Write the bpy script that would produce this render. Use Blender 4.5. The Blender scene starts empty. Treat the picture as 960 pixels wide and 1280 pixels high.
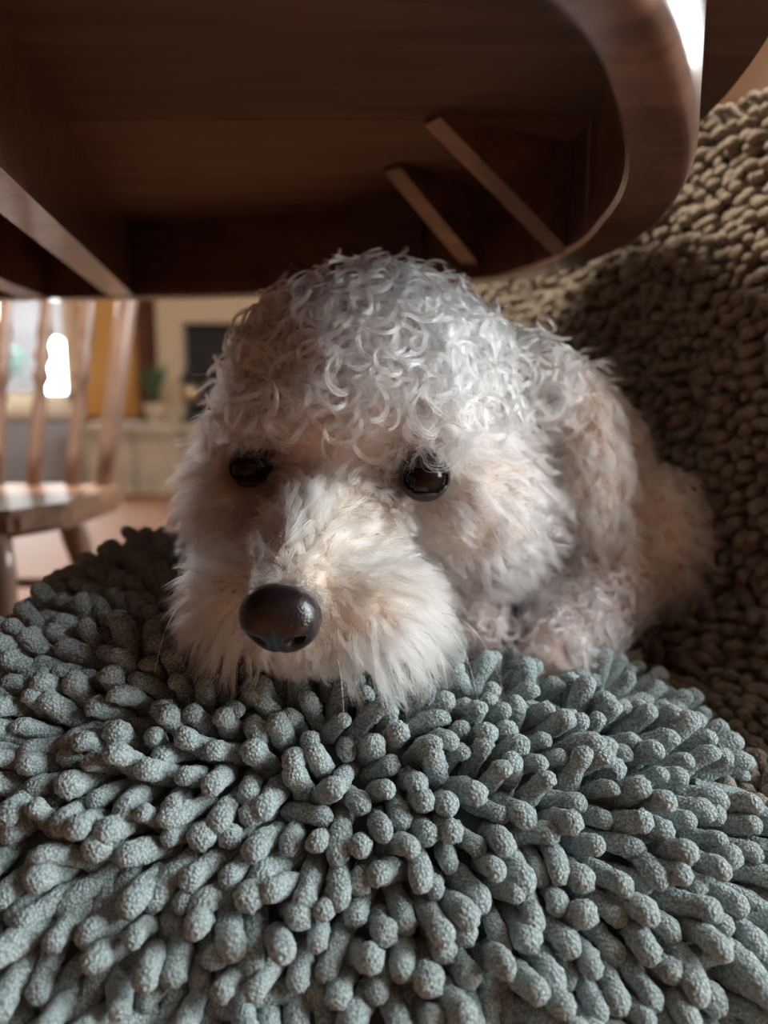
import bpy, bmesh, math, random
import numpy as np
from mathutils import Vector, Matrix

rng = np.random.default_rng(7)
random.seed(7)
sc = bpy.context.scene
COL = sc.collection

# ------------------------------------------------------------------ camera
PITCH = math.radians(8.9)
cam = bpy.data.cameras.new('camera')
cam.sensor_width = 36.0
cam.lens = 27.0                      # 960 px focal length on the 1280 px side
cam.clip_start = 0.01
cam.dof.use_dof = True
cam.dof.focus_distance = 0.345
cam.dof.aperture_fstop = 4.6
cam_o = bpy.data.objects.new('camera', cam)
COL.objects.link(cam_o)
cam_o.location = (0, 0, 0.60)
cam_o.rotation_euler = (math.pi / 2 - PITCH, 0, 0)
sc.camera = cam_o

# ------------------------------------------------------------------ world, exposure
sc.view_settings.view_transform = 'Standard'
sc.view_settings.look = 'None'
sc.view_settings.gamma = 1.0
sc.view_settings.use_curve_mapping = False
sc.view_settings.exposure = 1.4
w = bpy.data.worlds.new('overcast_sky')
sc.world = w
w.use_nodes = True
bg = w.node_tree.nodes['Background']
bg.inputs['Color'].default_value = (0.89, 0.965, 1.0, 1)
bg.inputs['Strength'].default_value = 9.5

# room extents
RX0, RX1, RY0, RY1, RZ = -3.6, 1.7, -1.8, 5.0, 2.5
# windows: wall, range along the wall, sill and head height
WIN_FAR = (-3.0, -2.0, 0.49, 1.75)          # in the far wall (x range)
WIN_RA = (-0.55, 0.30, 0.50, 2.15)          # right wall behind the camera (y range)
WIN_RB = (1.50, 2.60, 1.10, 2.15)           # right wall further on (y range)


def portal(name, loc, rot, sx, sz):
    l = bpy.data.lights.new(name, 'AREA')
    l.shape = 'RECTANGLE'
    l.size = sx
    l.size_y = sz
    l.cycles.is_portal = True
    o = bpy.data.objects.new(name, l)
    COL.objects.link(o)
    o.location = loc
    o.rotation_euler = rot


for nm, (a, b, z0, z1) in (('window_light_behind', WIN_RA), ('window_light_side', WIN_RB)):
    portal(nm, (RX1 + 0.02, (a + b) / 2, (z0 + z1) / 2), (0, math.pi / 2, 0), z1 - z0, b - a)
a, b, z0, z1 = WIN_FAR
portal('window_light_far', ((a + b) / 2, RY1 + 0.02, (z0 + z1) / 2), (-math.pi / 2, 0, 0), b - a, z1 - z0)


# ------------------------------------------------------------------ helpers
def nodes(m):
    m.use_nodes = True
    nt = m.node_tree
    return nt, nt.nodes['Principled BSDF']


def simple_mat(name, col, rough=0.6, var=0.15, scale=8.0, bump=0.0, bscale=60.0, coat=0.0, metallic=0.0, sheen=0.0, spec=0.5):
    m = bpy.data.materials.new(name)
    nt, bs = nodes(m)
    tc = nt.nodes.new('ShaderNodeTexCoord')
    no = nt.nodes.new('ShaderNodeTexNoise')
    no.inputs['Scale'].default_value = scale
    no.inputs['Detail'].default_value = 5
    nt.links.new(tc.outputs['Object'], no.inputs['Vector'])
    cr = nt.nodes.new('ShaderNodeValToRGB')
    cr.color_ramp.elements[0].position = 0.3
    cr.color_ramp.elements[1].position = 0.7
    cr.color_ramp.elements[0].color = (*[c * (1 - var) for c in col], 1)
    cr.color_ramp.elements[1].color = (*[min(1, c * (1 + var)) for c in col], 1)
    nt.links.new(no.outputs['Fac'], cr.inputs['Fac'])
    nt.links.new(cr.outputs['Color'], bs.inputs['Base Color'])
    bs.inputs['Roughness'].default_value = rough
    bs.inputs['Metallic'].default_value = metallic
    bs.inputs['Coat Weight'].default_value = coat
    bs.inputs['Coat Roughness'].default_value = 0.12
    bs.inputs['Sheen Weight'].default_value = sheen
    bs.inputs['Specular IOR Level'].default_value = spec
    if bump:
        n2 = nt.nodes.new('ShaderNodeTexNoise')
        n2.inputs['Scale'].default_value = bscale
        n2.inputs['Detail'].default_value = 6
        nt.links.new(tc.outputs['Object'], n2.inputs['Vector'])
        bp = nt.nodes.new('ShaderNodeBump')
        bp.inputs['Strength'].default_value = bump
        bp.inputs['Distance'].default_value = 0.002
        nt.links.new(n2.outputs['Fac'], bp.inputs['Height'])
        nt.links.new(bp.outputs['Normal'], bs.inputs['Normal'])
    return m


def wood_mat(name, dark, light, rough=0.35, coat=0.3, stretch=(2, 22, 22), scale=3.0, wear=0.0):
    m = bpy.data.materials.new(name)
    nt, bs = nodes(m)
    tc = nt.nodes.new('ShaderNodeTexCoord')
    mp = nt.nodes.new('ShaderNodeMapping')
    mp.inputs['Scale'].default_value = stretch
    nt.links.new(tc.outputs['Object'], mp.inputs['Vector'])
    no = nt.nodes.new('ShaderNodeTexNoise')
    no.inputs['Scale'].default_value = scale
    no.inputs['Detail'].default_value = 8
    no.inputs['Roughness'].default_value = 0.6
    no.inputs['Distortion'].default_value = 0.6
    nt.links.new(mp.outputs['Vector'], no.inputs['Vector'])
    cr = nt.nodes.new('ShaderNodeValToRGB')
    cr.color_ramp.elements[0].position = 0.32
    cr.color_ramp.elements[1].position = 0.68
    cr.color_ramp.elements[0].color = (*dark, 1)
    cr.color_ramp.elements[1].color = (*light, 1)
    nt.links.new(no.outputs['Fac'], cr.inputs['Fac'])
    out = cr.outputs['Color']
    if wear:                                   # dark scuffs in the varnish
        n2 = nt.nodes.new('ShaderNodeTexNoise')
        n2.inputs['Scale'].default_value = 14
        n2.inputs['Detail'].default_value = 7
        n2.inputs['Distortion'].default_value = 1.2
        nt.links.new(tc.outputs['Object'], n2.inputs['Vector'])
        c2 = nt.nodes.new('ShaderNodeValToRGB')
        c2.color_ramp.elements[0].position = 0.47
        c2.color_ramp.elements[0].color = (1, 1, 1, 1)
        c2.color_ramp.elements[1].position = 0.53
        c2.color_ramp.elements[1].color = (1, 1, 1, 1)
        e = c2.color_ramp.elements.new(0.5)
        e.color = (1 - wear, 1 - wear, 1 - wear, 1)
        mx = nt.nodes.new('ShaderNodeMix')
        mx.data_type = 'RGBA'
        mx.blend_type = 'MULTIPLY'
        mx.inputs['Factor'].default_value = 1.0
        nt.links.new(n2.outputs['Fac'], c2.inputs['Fac'])
        nt.links.new(out, mx.inputs['A'])
        nt.links.new(c2.outputs['Color'], mx.inputs['B'])
        out = mx.outputs['Result']
    nt.links.new(out, bs.inputs['Base Color'])
    bs.inputs['Roughness'].default_value = rough
    bs.inputs['Coat Weight'].default_value = coat
    bs.inputs['Coat Roughness'].default_value = 0.12
    bp = nt.nodes.new('ShaderNodeBump')
    bp.inputs['Strength'].default_value = 0.15
    bp.inputs['Distance'].default_value = 0.001
    nt.links.new(no.outputs['Fac'], bp.inputs['Height'])
    nt.links.new(bp.outputs['Normal'], bs.inputs['Normal'])
    return m


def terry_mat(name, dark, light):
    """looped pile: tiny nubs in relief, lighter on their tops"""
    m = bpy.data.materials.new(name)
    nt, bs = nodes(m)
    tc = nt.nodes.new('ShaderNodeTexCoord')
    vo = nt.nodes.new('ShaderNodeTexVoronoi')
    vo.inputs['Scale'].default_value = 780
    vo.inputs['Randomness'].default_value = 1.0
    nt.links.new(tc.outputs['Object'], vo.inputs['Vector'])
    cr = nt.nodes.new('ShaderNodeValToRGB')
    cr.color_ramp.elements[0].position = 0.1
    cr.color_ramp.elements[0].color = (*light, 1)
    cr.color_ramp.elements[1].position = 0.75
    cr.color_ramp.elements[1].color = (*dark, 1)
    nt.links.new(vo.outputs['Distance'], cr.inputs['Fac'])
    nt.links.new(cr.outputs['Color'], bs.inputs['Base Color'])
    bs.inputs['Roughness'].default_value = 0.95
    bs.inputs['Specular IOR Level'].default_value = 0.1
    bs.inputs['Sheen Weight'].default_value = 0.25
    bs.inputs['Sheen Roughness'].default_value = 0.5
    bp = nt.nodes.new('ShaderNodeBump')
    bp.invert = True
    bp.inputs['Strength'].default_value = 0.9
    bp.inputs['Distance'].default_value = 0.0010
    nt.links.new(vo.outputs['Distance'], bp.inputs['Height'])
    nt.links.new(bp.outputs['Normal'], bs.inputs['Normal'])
    return m


def glass_mat():
    m = bpy.data.materials.new('window_glass')
    m.use_nodes = True
    nt = m.node_tree
    nt.nodes.clear()
    o = nt.nodes.new('ShaderNodeOutputMaterial')
    tr = nt.nodes.new('ShaderNodeBsdfTransparent')
    gl = nt.nodes.new('ShaderNodeBsdfGlossy')
    gl.inputs['Roughness'].default_value = 0.02
    mx = nt.nodes.new('ShaderNodeMixShader')
    mx.inputs['Fac'].default_value = 0.06
    nt.links.new(tr.outputs[0], mx.inputs[1])
    nt.links.new(gl.outputs[0], mx.inputs[2])
    nt.links.new(mx.outputs[0], o.inputs['Surface'])
    return m


def fur_mat():
    m = bpy.data.materials.new('dog_fur')
    m.use_nodes = True
    nt = m.node_tree
    nt.nodes.clear()
    o = nt.nodes.new('ShaderNodeOutputMaterial')
    h = nt.nodes.new('ShaderNodeBsdfHairPrincipled')
    h.parametrization = 'COLOR'
    at = nt.nodes.new('ShaderNodeAttribute')
    at.attribute_name = 'tint'
    nt.links.new(at.outputs['Color'], h.inputs['Color'])
    h.inputs['Roughness'].default_value = 0.22
    h.inputs['Radial Roughness'].default_value = 0.45
    h.inputs['Random Roughness'].default_value = 0.2
    h.inputs['Coat'].default_value = 0.1
    nt.links.new(h.outputs[0], o.inputs['Surface'])
    return m


def whereabouts(o):
    v = Vector((0, 0, 0))
    while o is not None:
        v += o.location
        o = o.parent
    return v


def mesh_of(verts, faces, name, smooth=False):
    me = bpy.data.meshes.new(name)
    me.from_pydata([tuple(v) for v in verts], [], [tuple(f) for f in faces])
    me.validate()
    me.update()
    if smooth:
        me.polygons.foreach_set('use_smooth', [True] * len(me.polygons))
    return me


def put(name, bm_or_mesh, mat, parent=None, smooth=False):
    """link world-space geometry as ONE object; its origin goes to the parent's origin"""
    if isinstance(bm_or_mesh, bmesh.types.BMesh):
        bmesh.ops.recalc_face_normals(bm_or_mesh, faces=bm_or_mesh.faces)
        me = bpy.data.meshes.new(name)
        bm_or_mesh.to_mesh(me)
        bm_or_mesh.free()
    else:
        me = bm_or_mesh
    if smooth:
        me.polygons.foreach_set('use_smooth', [True] * len(me.polygons))
    me.materials.append(mat)
    if parent is not None:
        me.transform(Matrix.Translation(-whereabouts(parent)))
    o = bpy.data.objects.new(name, me)
    COL.objects.link(o)
    o.parent = parent
    return o


def empty(name, loc, label, cat, group=None):
    o = bpy.data.objects.new(name, None)
    COL.objects.link(o)
    o.location = loc
    o.empty_display_size = 0.05
    o['label'] = label
    o['category'] = cat
    if group:
        o['group'] = group
    return o


def tag(o, label, cat):
    o['label'] = label
    o['category'] = cat
    return o


def box(bm, x0, x1, y0, y1, z0, z1, bev=0.0, seg=2):
    r = bmesh.ops.create_cube(bm, size=1.0)
    vs = r['verts']
    for v in vs:
        v.co = Vector(((x0 + x1) / 2 + v.co.x * (x1 - x0), (y0 + y1) / 2 + v.co.y * (y1 - y0), (z0 + z1) / 2 + v.co.z * (z1 - z0)))
    if bev:
        es = list({e for v in vs for e in v.link_edges})
        bmesh.ops.bevel(bm, geom=es, offset=bev, segments=seg, profile=0.5, affect='EDGES')
    return bm


def B(*a, **k):
    return box(bmesh.new(), *a, **k)


def turned(bm, p0, p1, prof, seg=14):
    """lathe between two points: prof = [(t, radius)]"""
    p0, p1 = Vector(p0), Vector(p1)
    d = (p1 - p0)
    z = d.normalized()
    x = z.orthogonal().normalized()
    y = z.cross(x)
    rings = []
    for t, r in prof:
        c = p0 + d * t
        rings.append([bm.verts.new(c + (x * math.cos(a) + y * math.sin(a)) * r) for a in [2 * math.pi * k / seg for k in range(seg)]])
    for ra, rb in zip(rings, rings[1:]):
        for k in range(seg):
            bm.faces.new((ra[k], ra[(k + 1) % seg], rb[(k + 1) % seg], rb[k]))
    bm.faces.new(rings[0][::-1])
    bm.faces.new(rings[-1])
    return bm


def prism(bm, pts, z0, z1):
    lo = [bm.verts.new((x, y, z0)) for x, y in pts]
    hi = [bm.verts.new((x, y, z1)) for x, y in pts]
    n = len(pts)
    bm.faces.new(lo[::-1])
    bm.faces.new(hi)
    for i in range(n):
        bm.faces.new((lo[i], lo[(i + 1) % n], hi[(i + 1) % n], hi[i]))
    return bm


def spline(pts, n=8, closed=False):
    P = np.array(pts, float)
    N = len(P)
    out = []
    rngi = range(N if closed else N - 1)
    for i in rngi:
        p0 = P[(i - 1) % N] if closed or i > 0 else P[0]
        p1, p2 = P[i], P[(i + 1) % N]
        p3 = P[(i + 2) % N] if closed or i + 2 < N else P[-1]
        for k in range(n):
            t = k / n
            out.append(0.5 * ((2 * p1) + (-p0 + p2) * t + (2 * p0 - 5 * p1 + 4 * p2 - p3) * t * t + (-p0 + 3 * p1 - 3 * p2 + p3) * t ** 3))
    if not closed:
        out.append(P[-1])
    return np.array(out)


# ------------------------------------------------------------------ materials
M_floorboard = wood_mat('orange_floorboards', (0.27, 0.11, 0.045), (0.40, 0.18, 0.08), 0.6, 0.0, (1.2, 14, 14), 3)
M_gap = simple_mat('floor_gap_dark', (0.05, 0.025, 0.015), 0.8)
M_wall = simple_mat('peach_plaster', (0.74, 0.58, 0.42), 0.8, 0.05, 3, 0.1, 90)
M_ochre = simple_mat('ochre_paint', (0.62, 0.33, 0.10), 0.8, 0.06, 3, 0.1, 90)
M_greyblue = simple_mat('grey_blue_paint', (0.40, 0.44, 0.50), 0.6, 0.06, 4)
M_ceiling = simple_mat('white_ceiling_paint', (0.45, 0.40, 0.34), 0.9, 0.04, 3)
M_white = simple_mat('white_gloss_paint', (0.78, 0.76, 0.72), 0.4, 0.04, 5)
M_cream = simple_mat('cream_sill_paint', (0.80, 0.70, 0.56), 0.4, 0.05, 5)
M_panel = wood_mat('brown_wall_panelling', (0.10, 0.045, 0.025), (0.18, 0.085, 0.045), 0.6, 0.0, (14, 14, 1), 3)
M_dwood = wood_mat('dark_trim_wood', (0.07, 0.025, 0.014), (0.13, 0.05, 0.028), 0.4, 0.2)
M_table = wood_mat('dark_varnished_table_wood', (0.085, 0.042, 0.029), (0.19, 0.098, 0.068), 0.34, 0.6, (3, 16, 16), 3, 0.45)
M_under = wood_mat('raw_table_underside', (0.06, 0.032, 0.022), (0.125, 0.068, 0.048), 0.7, 0.0, (2, 18, 18), 3)
M_under2 = wood_mat('reddish_table_underside', (0.10, 0.042, 0.028), (0.18, 0.080, 0.053), 0.65, 0.0, (2, 18, 18), 3)
M_chairwood = wood_mat('mid_brown_chair_wood', (0.20, 0.125, 0.095), (0.33, 0.22, 0.17), 0.3, 0.5, (10, 10, 2), 3)
M_seatwood = wood_mat('chair_seat_wood', (0.19, 0.10, 0.06), (0.32, 0.19, 0.125), 0.5, 0.15, (2, 14, 14), 3)
M_upholst = simple_mat('pale_grey_upholstery', (0.52, 0.53, 0.54), 0.9, 0.06, 20, 0.3, 700, sheen=0.2)
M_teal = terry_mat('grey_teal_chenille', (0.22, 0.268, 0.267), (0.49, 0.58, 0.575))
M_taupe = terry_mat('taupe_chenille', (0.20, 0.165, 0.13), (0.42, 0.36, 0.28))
M_tealback = simple_mat('grey_teal_backing', (0.10, 0.125, 0.13), 0.95, 0.1, 30, 0.4, 500)
M_taupeback = simple_mat('taupe_backing', (0.13, 0.105, 0.085), 0.95, 0.1, 30, 0.4, 500)
M_glass = glass_mat()
M_stone = simple_mat('beige_hearth_stone', (0.40, 0.33, 0.25), 0.85, 0.18, 7, 0.4, 40)
M_surround = simple_mat('beige_mantel_paint', (0.55, 0.42, 0.28), 0.7, 0.06, 4)
M_black = simple_mat('sooty_black', (0.012, 0.011, 0.011), 0.7)
M_brass = simple_mat('dull_brass', (0.55, 0.42, 0.25), 0.3, metallic=0.8)
M_leaf = simple_mat('dark_green_leaf', (0.05, 0.09, 0.04), 0.6, 0.3, 20)
M_garden = simple_mat('garden_foliage', (0.012, 0.030, 0.026), 0.7, 0.4, 6)
M_patio = simple_mat('pale_patio', (0.62, 0.60, 0.55), 0.9, 0.1, 2)
M_gwall = simple_mat('grey_garden_wall', (0.04, 0.036, 0.038), 0.9, 0.15, 4)
M_skin = simple_mat('dog_skin', (0.50, 0.40, 0.33), 0.8, 0.1, 40)
_nt, _bs = nodes(M_skin)
_at = _nt.nodes.new('ShaderNodeAttribute')
_at.attribute_name = 'coat'
_nt.links.new(_at.outputs['Color'], _bs.inputs['Base Color'])
M_fur = fur_mat()
M_nose = bpy.data.materials.new('wet_dog_nose')
nt, bs = nodes(M_nose)
bs.inputs['Base Color'].default_value = (0.013, 0.008, 0.009, 1)
bs.inputs['Roughness'].default_value = 0.27
bs.inputs['Coat Weight'].default_value = 0.4
bs.inputs['Coat Roughness'].default_value = 0.25
_tc = nt.nodes.new('ShaderNodeTexCoord')
_v = nt.nodes.new('ShaderNodeTexVoronoi')
_v.inputs['Scale'].default_value = 900
nt.links.new(_tc.outputs['Object'], _v.inputs['Vector'])
_b = nt.nodes.new('ShaderNodeBump')
_b.inputs['Strength'].default_value = 0.35
_b.inputs['Distance'].default_value = 0.0006
_b.invert = True
nt.links.new(_v.outputs['Distance'], _b.inputs['Height'])
nt.links.new(_b.outputs['Normal'], bs.inputs['Normal'])
M_eye = simple_mat('dark_eyeball', (0.010, 0.007, 0.006), 0.10, 0.2, 50, spec=0.25)
M_iris = simple_mat('dark_brown_iris', (0.007, 0.004, 0.003), 0.10, 0.3, 90, spec=0.25)
M_lid = simple_mat('black_eyelid', (0.018, 0.012, 0.012), 0.45, 0.2, 60)

# ================================================================== ROOM
def structure(name, bm, mat, parent=None):
    o = put(name, bm, mat, parent)
    if parent is None:
        o['kind'] = 'structure'
    return o


T = 0.12
fl = structure('floor', B(RX0 - T, RX1 + T, RY0 - T, RY1 + T, -0.05, -0.006), M_gap)
pm = None
pw = 0.125
for r in range(int((RY1 - RY0) / pw) + 1):
    y = RY0 + pw * (r + 0.5)
    off = (r * 0.77) % 1.7
    x = RX0 - off
    while x < RX1:
        if pm is None:
            pm = bpy.data.meshes.new('plank')
            b_ = B(-0.849, 0.849, -pw / 2 + 0.0015, pw / 2 - 0.0015, -0.006, 0.0)
            b_.to_mesh(pm)
            b_.free()
            pm.materials.append(M_floorboard)
        o = bpy.data.objects.new('plank', pm)
        COL.objects.link(o)
        o.location = (x + 0.85, y, 0)
        o.parent = fl
        x += 1.7
structure('ceiling', B(RX0 - T, RX1 + T, RY0 - T, RY1 + T, RZ, RZ + 0.08), M_ceiling)
structure('wall_left', B(RX0 - T, RX0, RY0 - T, RY1 + T, 0, RZ), M_panel)
structure('wall_back', B(RX0, RX1, RY0 - T, RY0, 0, RZ), M_panel)

# right wall with two window openings
bm = bmesh.new()
ys = [RY0 - T, WIN_RA[0], WIN_RA[1], WIN_RB[0], WIN_RB[1], RY1 + T]
for i in (0, 2, 4):
    box(bm, RX1, RX1 + T, ys[i], ys[i + 1], 0, RZ)
for (a, b, z0, z1) in (WIN_RA, WIN_RB):
    box(bm, RX1, RX1 + T, a, b, 0, z0)
    box(bm, RX1, RX1 + T, a, b, z1, RZ)
structure('wall_right', bm, M_wall)
# far wall with the low window; ochre paint beside it, grey-blue below it
a, b, z0, z1 = WIN_FAR
bm = bmesh.new()
box(bm, RX0, a, RY1, RY1 + T, 0, RZ)
box(bm, b, RX1, RY1, RY1 + T, 0, RZ)
box(bm, a, b, RY1, RY1 + T, 0, z0)
box(bm, a, b, RY1, RY1 + T, z1, RZ)
structure('wall_far', bm, M_wall)
structure('trim_1', B(b + 0.06, -1.56, RY1 - 0.02, RY1, 0.44, RZ), M_ochre)
structure('trim_2', B(RX0, b + 0.06, RY1 - 0.02, RY1, 0.0, z0 - 0.05), M_greyblue)
structure('trim_3', B(-1.56, -1.40, RY1 - 0.07, RY1, 0.0, RZ, bev=0.01), M_dwood)
structure('trim_4', B(b + 0.06, -1.56, RY1 - 0.05, RY1, 0.34, 0.44, bev=0.008), M_dwood)
structure('baseboard_far', B(b + 0.06, -1.75, RY1 - 0.03, RY1, 0.0, 0.12), M_dwood)
structure('baseboard_right', B(RX1 - 0.02, RX1, RY0, RY1, 0.0, 0.12), M_white)


def window(name, plane, rng_, z0, z1, nx, nz, mframe):
    a, b = rng_
    def bx(bm, u0, u1, d0, d1, zz0, zz1):
        if plane == 'far':
            return box(bm, u0, u1, RY1 + d0, RY1 + d1, zz0, zz1)
        return box(bm, RX1 + d0, RX1 + d1, u0, u1, zz0, zz1)
    f = bmesh.new()
    t = 0.055
    bx(f, a, b, 0.02, 0.09, z0, z0 + t * (1.9 if plane == 'far' else 1))
    bx(f, a, b, 0.02, 0.09, z1 - t, z1)
    bx(f, a, a + t, 0.02, 0.09, z0 + t, z1 - t)
    bx(f, b - t, b, 0.02, 0.09, z0 + t, z1 - t)
    fr = structure(name, f, mframe)
    for i in range(1, nx):
        u = a + (b - a) * i / nx
        put('mullion', bx(bmesh.new(), u - 0.02, u + 0.02, 0.03, 0.08, z0 + t, z1 - t), mframe, fr)
    for i in range(nx):
        u0 = a + (b - a) * i / nx + (t if i == 0 else 0.02)
        u1 = a + (b - a) * (i + 1) / nx - (t if i == nx - 1 else 0.02)
        put('pane', bx(bmesh.new(), u0, u1, 0.052, 0.056, z0 + t, z1 - t), M_glass, fr)
    put('window_sill', bx(bmesh.new(), a - 0.05, b + 0.05, -0.10, 0.03, z0 - 0.05, z0), M_cream, fr)
    return fr


window('window_1', 'far', WIN_FAR[:2], *WIN_FAR[2:], 2, 1, M_cream)
window('window_2', 'right', WIN_RA[:2], *WIN_RA[2:], 2, 1, M_white)
window('window_3', 'right', WIN_RB[:2], *WIN_RB[2:], 2, 1, M_white)

# ceiling lamp over the table
cl_ = empty('ceiling_lamp', (-0.5, 0.65, 2.28), 'white round ceiling lamp hanging over the table', 'lamp')
put('lamp_cord', turned(bmesh.new(), (-0.5, 0.65, 2.38), (-0.5, 0.65, RZ), [(0, 0.006), (1, 0.006)], 8), M_white, cl_)
put('lamp_shade', turned(bmesh.new(), (-0.5, 0.65, 2.28), (-0.5, 0.65, 2.38), [(0, 0.20), (0.5, 0.19), (0.85, 0.12), (1, 0.03)], 24), M_white, cl_, True)
la = bpy.data.lights.new('lamp_light', 'AREA')
la.shape = 'DISK'
la.size = 0.36
la.energy = 27
la.color = (1.0, 0.86, 0.70)
lo_ = bpy.data.objects.new('lamp_light', la)
COL.objects.link(lo_)
lo_.location = (-0.5, 0.65, 2.27)

# garden seen through the far window
o = structure('lawn', B(-9, 3, RY1 + T, 16, -0.25, -0.2), M_patio)


def blob_tree(name, label, x, y, z, r, n, sq=1.0):
    t = empty(name, (x, y, -0.2), label, 'tree')
    bm = bmesh.new()
    rr = random.Random(int(x * 100))
    for k in range(n):
        c = Vector((rr.gauss(0, 0.5), rr.gauss(0, 0.4), rr.gauss(0, 0.45 * sq))) * r
        m = Matrix.Translation(Vector((x, y, z)) + c) @ Matrix.Diagonal((1, 1, rr.uniform(0.7, 1.1), 1))
        bmesh.ops.create_icosphere(bm, subdivisions=2, radius=r * rr.uniform(0.22, 0.42), matrix=m)
    for v in bm.verts:
        v.co += Vector((rr.uniform(-1, 1), rr.uniform(-1, 1), rr.uniform(-1, 1))) * r * 0.05
    f = put('foliage', bm, M_garden, t)
    f['kind'] = 'stuff'
    put('trunk', turned(bmesh.new(), (x, y, -0.2), (x, y, z), [(0, 0.09), (0.5, 0.07), (1, 0.05)], 8), M_dwood, t)


blob_tree('garden_tree', 'dark green garden bush seen through the left of the far window', -3.62, 7.1, 0.75, 0.26, 22)
bm = bmesh.new()                              # garden wall with an arched gateway
ox, hw = -3.22, 0.17
gx0, gx1, gy0, gy1, gt = -5.6, -2.0, 7.6, 7.75, 1.75
o2, h2 = -3.86, 0.09
outline = [(gx0, -0.2), (o2 - h2, -0.2), (o2 - h2, 1.0)]
outline += [(o2 - h2 * math.cos(t), 1.0 + h2 * math.sin(t)) for t in [math.pi * k / 10 for k in range(1, 10)]]
outline += [(o2 + h2, 1.0), (o2 + h2, -0.2), (ox - hw, -0.2), (ox - hw, 0.95)]
outline += [(ox - hw * math.cos(t), 0.95 + hw * math.sin(t)) for t in [math.pi * k / 14 for k in range(1, 14)]]
outline += [(ox + hw, 0.95), (ox + hw, -0.2), (gx1, -0.2), (gx1, gt), (gx0, gt)]
lo = [bm.verts.new((x, gy0, z)) for x, z in outline]
hi = [bm.verts.new((x, gy1, z)) for x, z in outline]
bm.faces.new(lo)
bm.faces.new(hi[::-1])
for i in range(len(lo)):
    j = (i + 1) % len(lo)
    bm.faces.new((lo[i], lo[j], hi[j], hi[i]))
tag(put('garden_wall', bm, M_gwall), 'grey garden wall with an arched gateway outside the far window', 'wall')

# ------------------------------------------------------------------ fireplace
fp = empty('fireplace', (-0.9, RY1 - 0.15, 0), 'beige fireplace with black opening and raised stone hearth behind the dog', 'fireplace')
bm = bmesh.new()
box(bm, -1.40, -1.25, RY1 - 0.16, RY1, 0.42, 1.02)
box(bm, -0.55, -0.40, RY1 - 0.16, RY1, 0.42, 1.02)
box(bm, -1.40, -0.40, RY1 - 0.16, RY1, 1.02, 1.22)
put('surround', bm, M_surround, fp)
put('mantel_shelf', B(-1.46, -0.34, RY1 - 0.24, RY1, 1.22, 1.28, bev=0.01), M_surround, fp)
put('firebox', B(-1.25, -0.55, RY1 - 0.05, RY1, 0.42, 1.02), M_black, fp)
for i in range(5):
    x = -1.74 + i * 0.29
    put('hearth_stone', B(x, x + 0.282, RY1 - 0.55, RY1 - 0.07 - 0.02 * (i % 2), 0.0, 0.34, bev=0.015), M_stone, fp)
    put('hearth_stone', B(x - 0.01, x + 0.275, RY1 - 0.57, RY1 - 0.07, 0.345, 0.42, bev=0.012), M_stone, fp)
# lantern and plant standing on the hearth
ln = empty('lantern', (-1.16, 4.62, 0.42), 'small round brass lantern standing on the stone hearth', 'lantern')
put('lantern_base', turned(bmesh.new(), (-1.16, 4.62, 0.42), (-1.16, 4.62, 0.54), [(0, 0.06), (0.2, 0.055), (0.4, 0.02), (1, 0.02)]), M_black, ln, True)
bm = bmesh.new()
bmesh.ops.create_uvsphere(bm, u_segments=16, v_segments=10, radius=0.062, matrix=Matrix.Translation((-1.16, 4.62, 0.595)))
put('globe', bm, M_brass, ln, True)
put('lantern_cap', turned(bmesh.new(), (-1.16, 4.62, 0.65), (-1.16, 4.62, 0.74), [(0, 0.045), (0.3, 0.05), (0.7, 0.02), (1, 0.01)]), M_black, ln, True)
pl = empty('potted_plant', (-1.36, 4.60, 0.42), 'small dark green plant in a pale pot on the hearth', 'plant')
put('pot', turned(bmesh.new(), (-1.36, 4.60, 0.42), (-1.36, 4.60, 0.53), [(0, 0.045), (0.9, 0.062), (1, 0.066)]), M_surround, pl, True)
lm = None
for k in range(16):
    a_ = k * 2.4
    if lm is None:
        L_ = [(0, 0, 0), (0.012, 0.0, 0.09), (0.02, 0, 0.16), (0, 0, 0.27), (-0.02, 0, 0.16), (-0.012, 0, 0.09)]
        L_ = [(x, -0.25 * z * z / 0.27, z) for x, y, z in L_]
        lm = mesh_of(L_, [(0, 1, 5), (1, 2, 4, 5), (2, 3, 4)], 'leaf', True)
        lm.materials.append(M_leaf)
    o = bpy.data.objects.new('leaf', lm)
    COL.objects.link(o)
    o.parent = pl
    o.location = (0, 0, 0.10)
    o.rotation_euler = (random.uniform(0.1, 0.6), 0, a_)

# ================================================================== BACKGROUND CHAIR
ch = empty('spindle_chair', (-0.60, 0.93, 0), 'brown wooden spindle-back chair pulled under the far side of the table', 'chair')
CX, CB, CF = -0.60, 1.10, 0.79           # centre x, back edge, front edge of the seat
seat = [(-0.225, 0.0), (-0.23, 0.05), (-0.235, 0.12), (-0.225, 0.20), (-0.19, 0.26), (-0.12, 0.295), (0, 0.31)]
pts = [(CX + x, CB - y) for x, y in seat] + [(CX - x, CB - y) for x, y in seat[-2::-1]]
bm = prism(bmesh.new(), pts, 0.438, 0.470)
bmesh.ops.bevel(bm, geom=[e for e in bm.edges], offset=0.007, segments=2, affect='EDGES')
put('seat', bm, M_seatwood, ch)
TOPZ = 0.98
prof_sp = [(0, 0.009), (0.10, 0.011), (0.22, 0.010), (0.28, 0.008), (0.30, 0.013), (0.33, 0.008), (0.36, 0.013), (0.39, 0.008), (0.42, 0.012), (0.46, 0.009), (0.7, 0.011), (1, 0.008)]
for k in range(-3, 4):
    xb = CX + k * 0.054 + 0.0
    xt = CX + k * 0.064
    put('spindle', turned(bmesh.new(), (xb, CB - 0.03, 0.465), (xt, CB + 0.09, TOPZ), prof_sp, 12), M_chairwood, ch, True)
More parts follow.
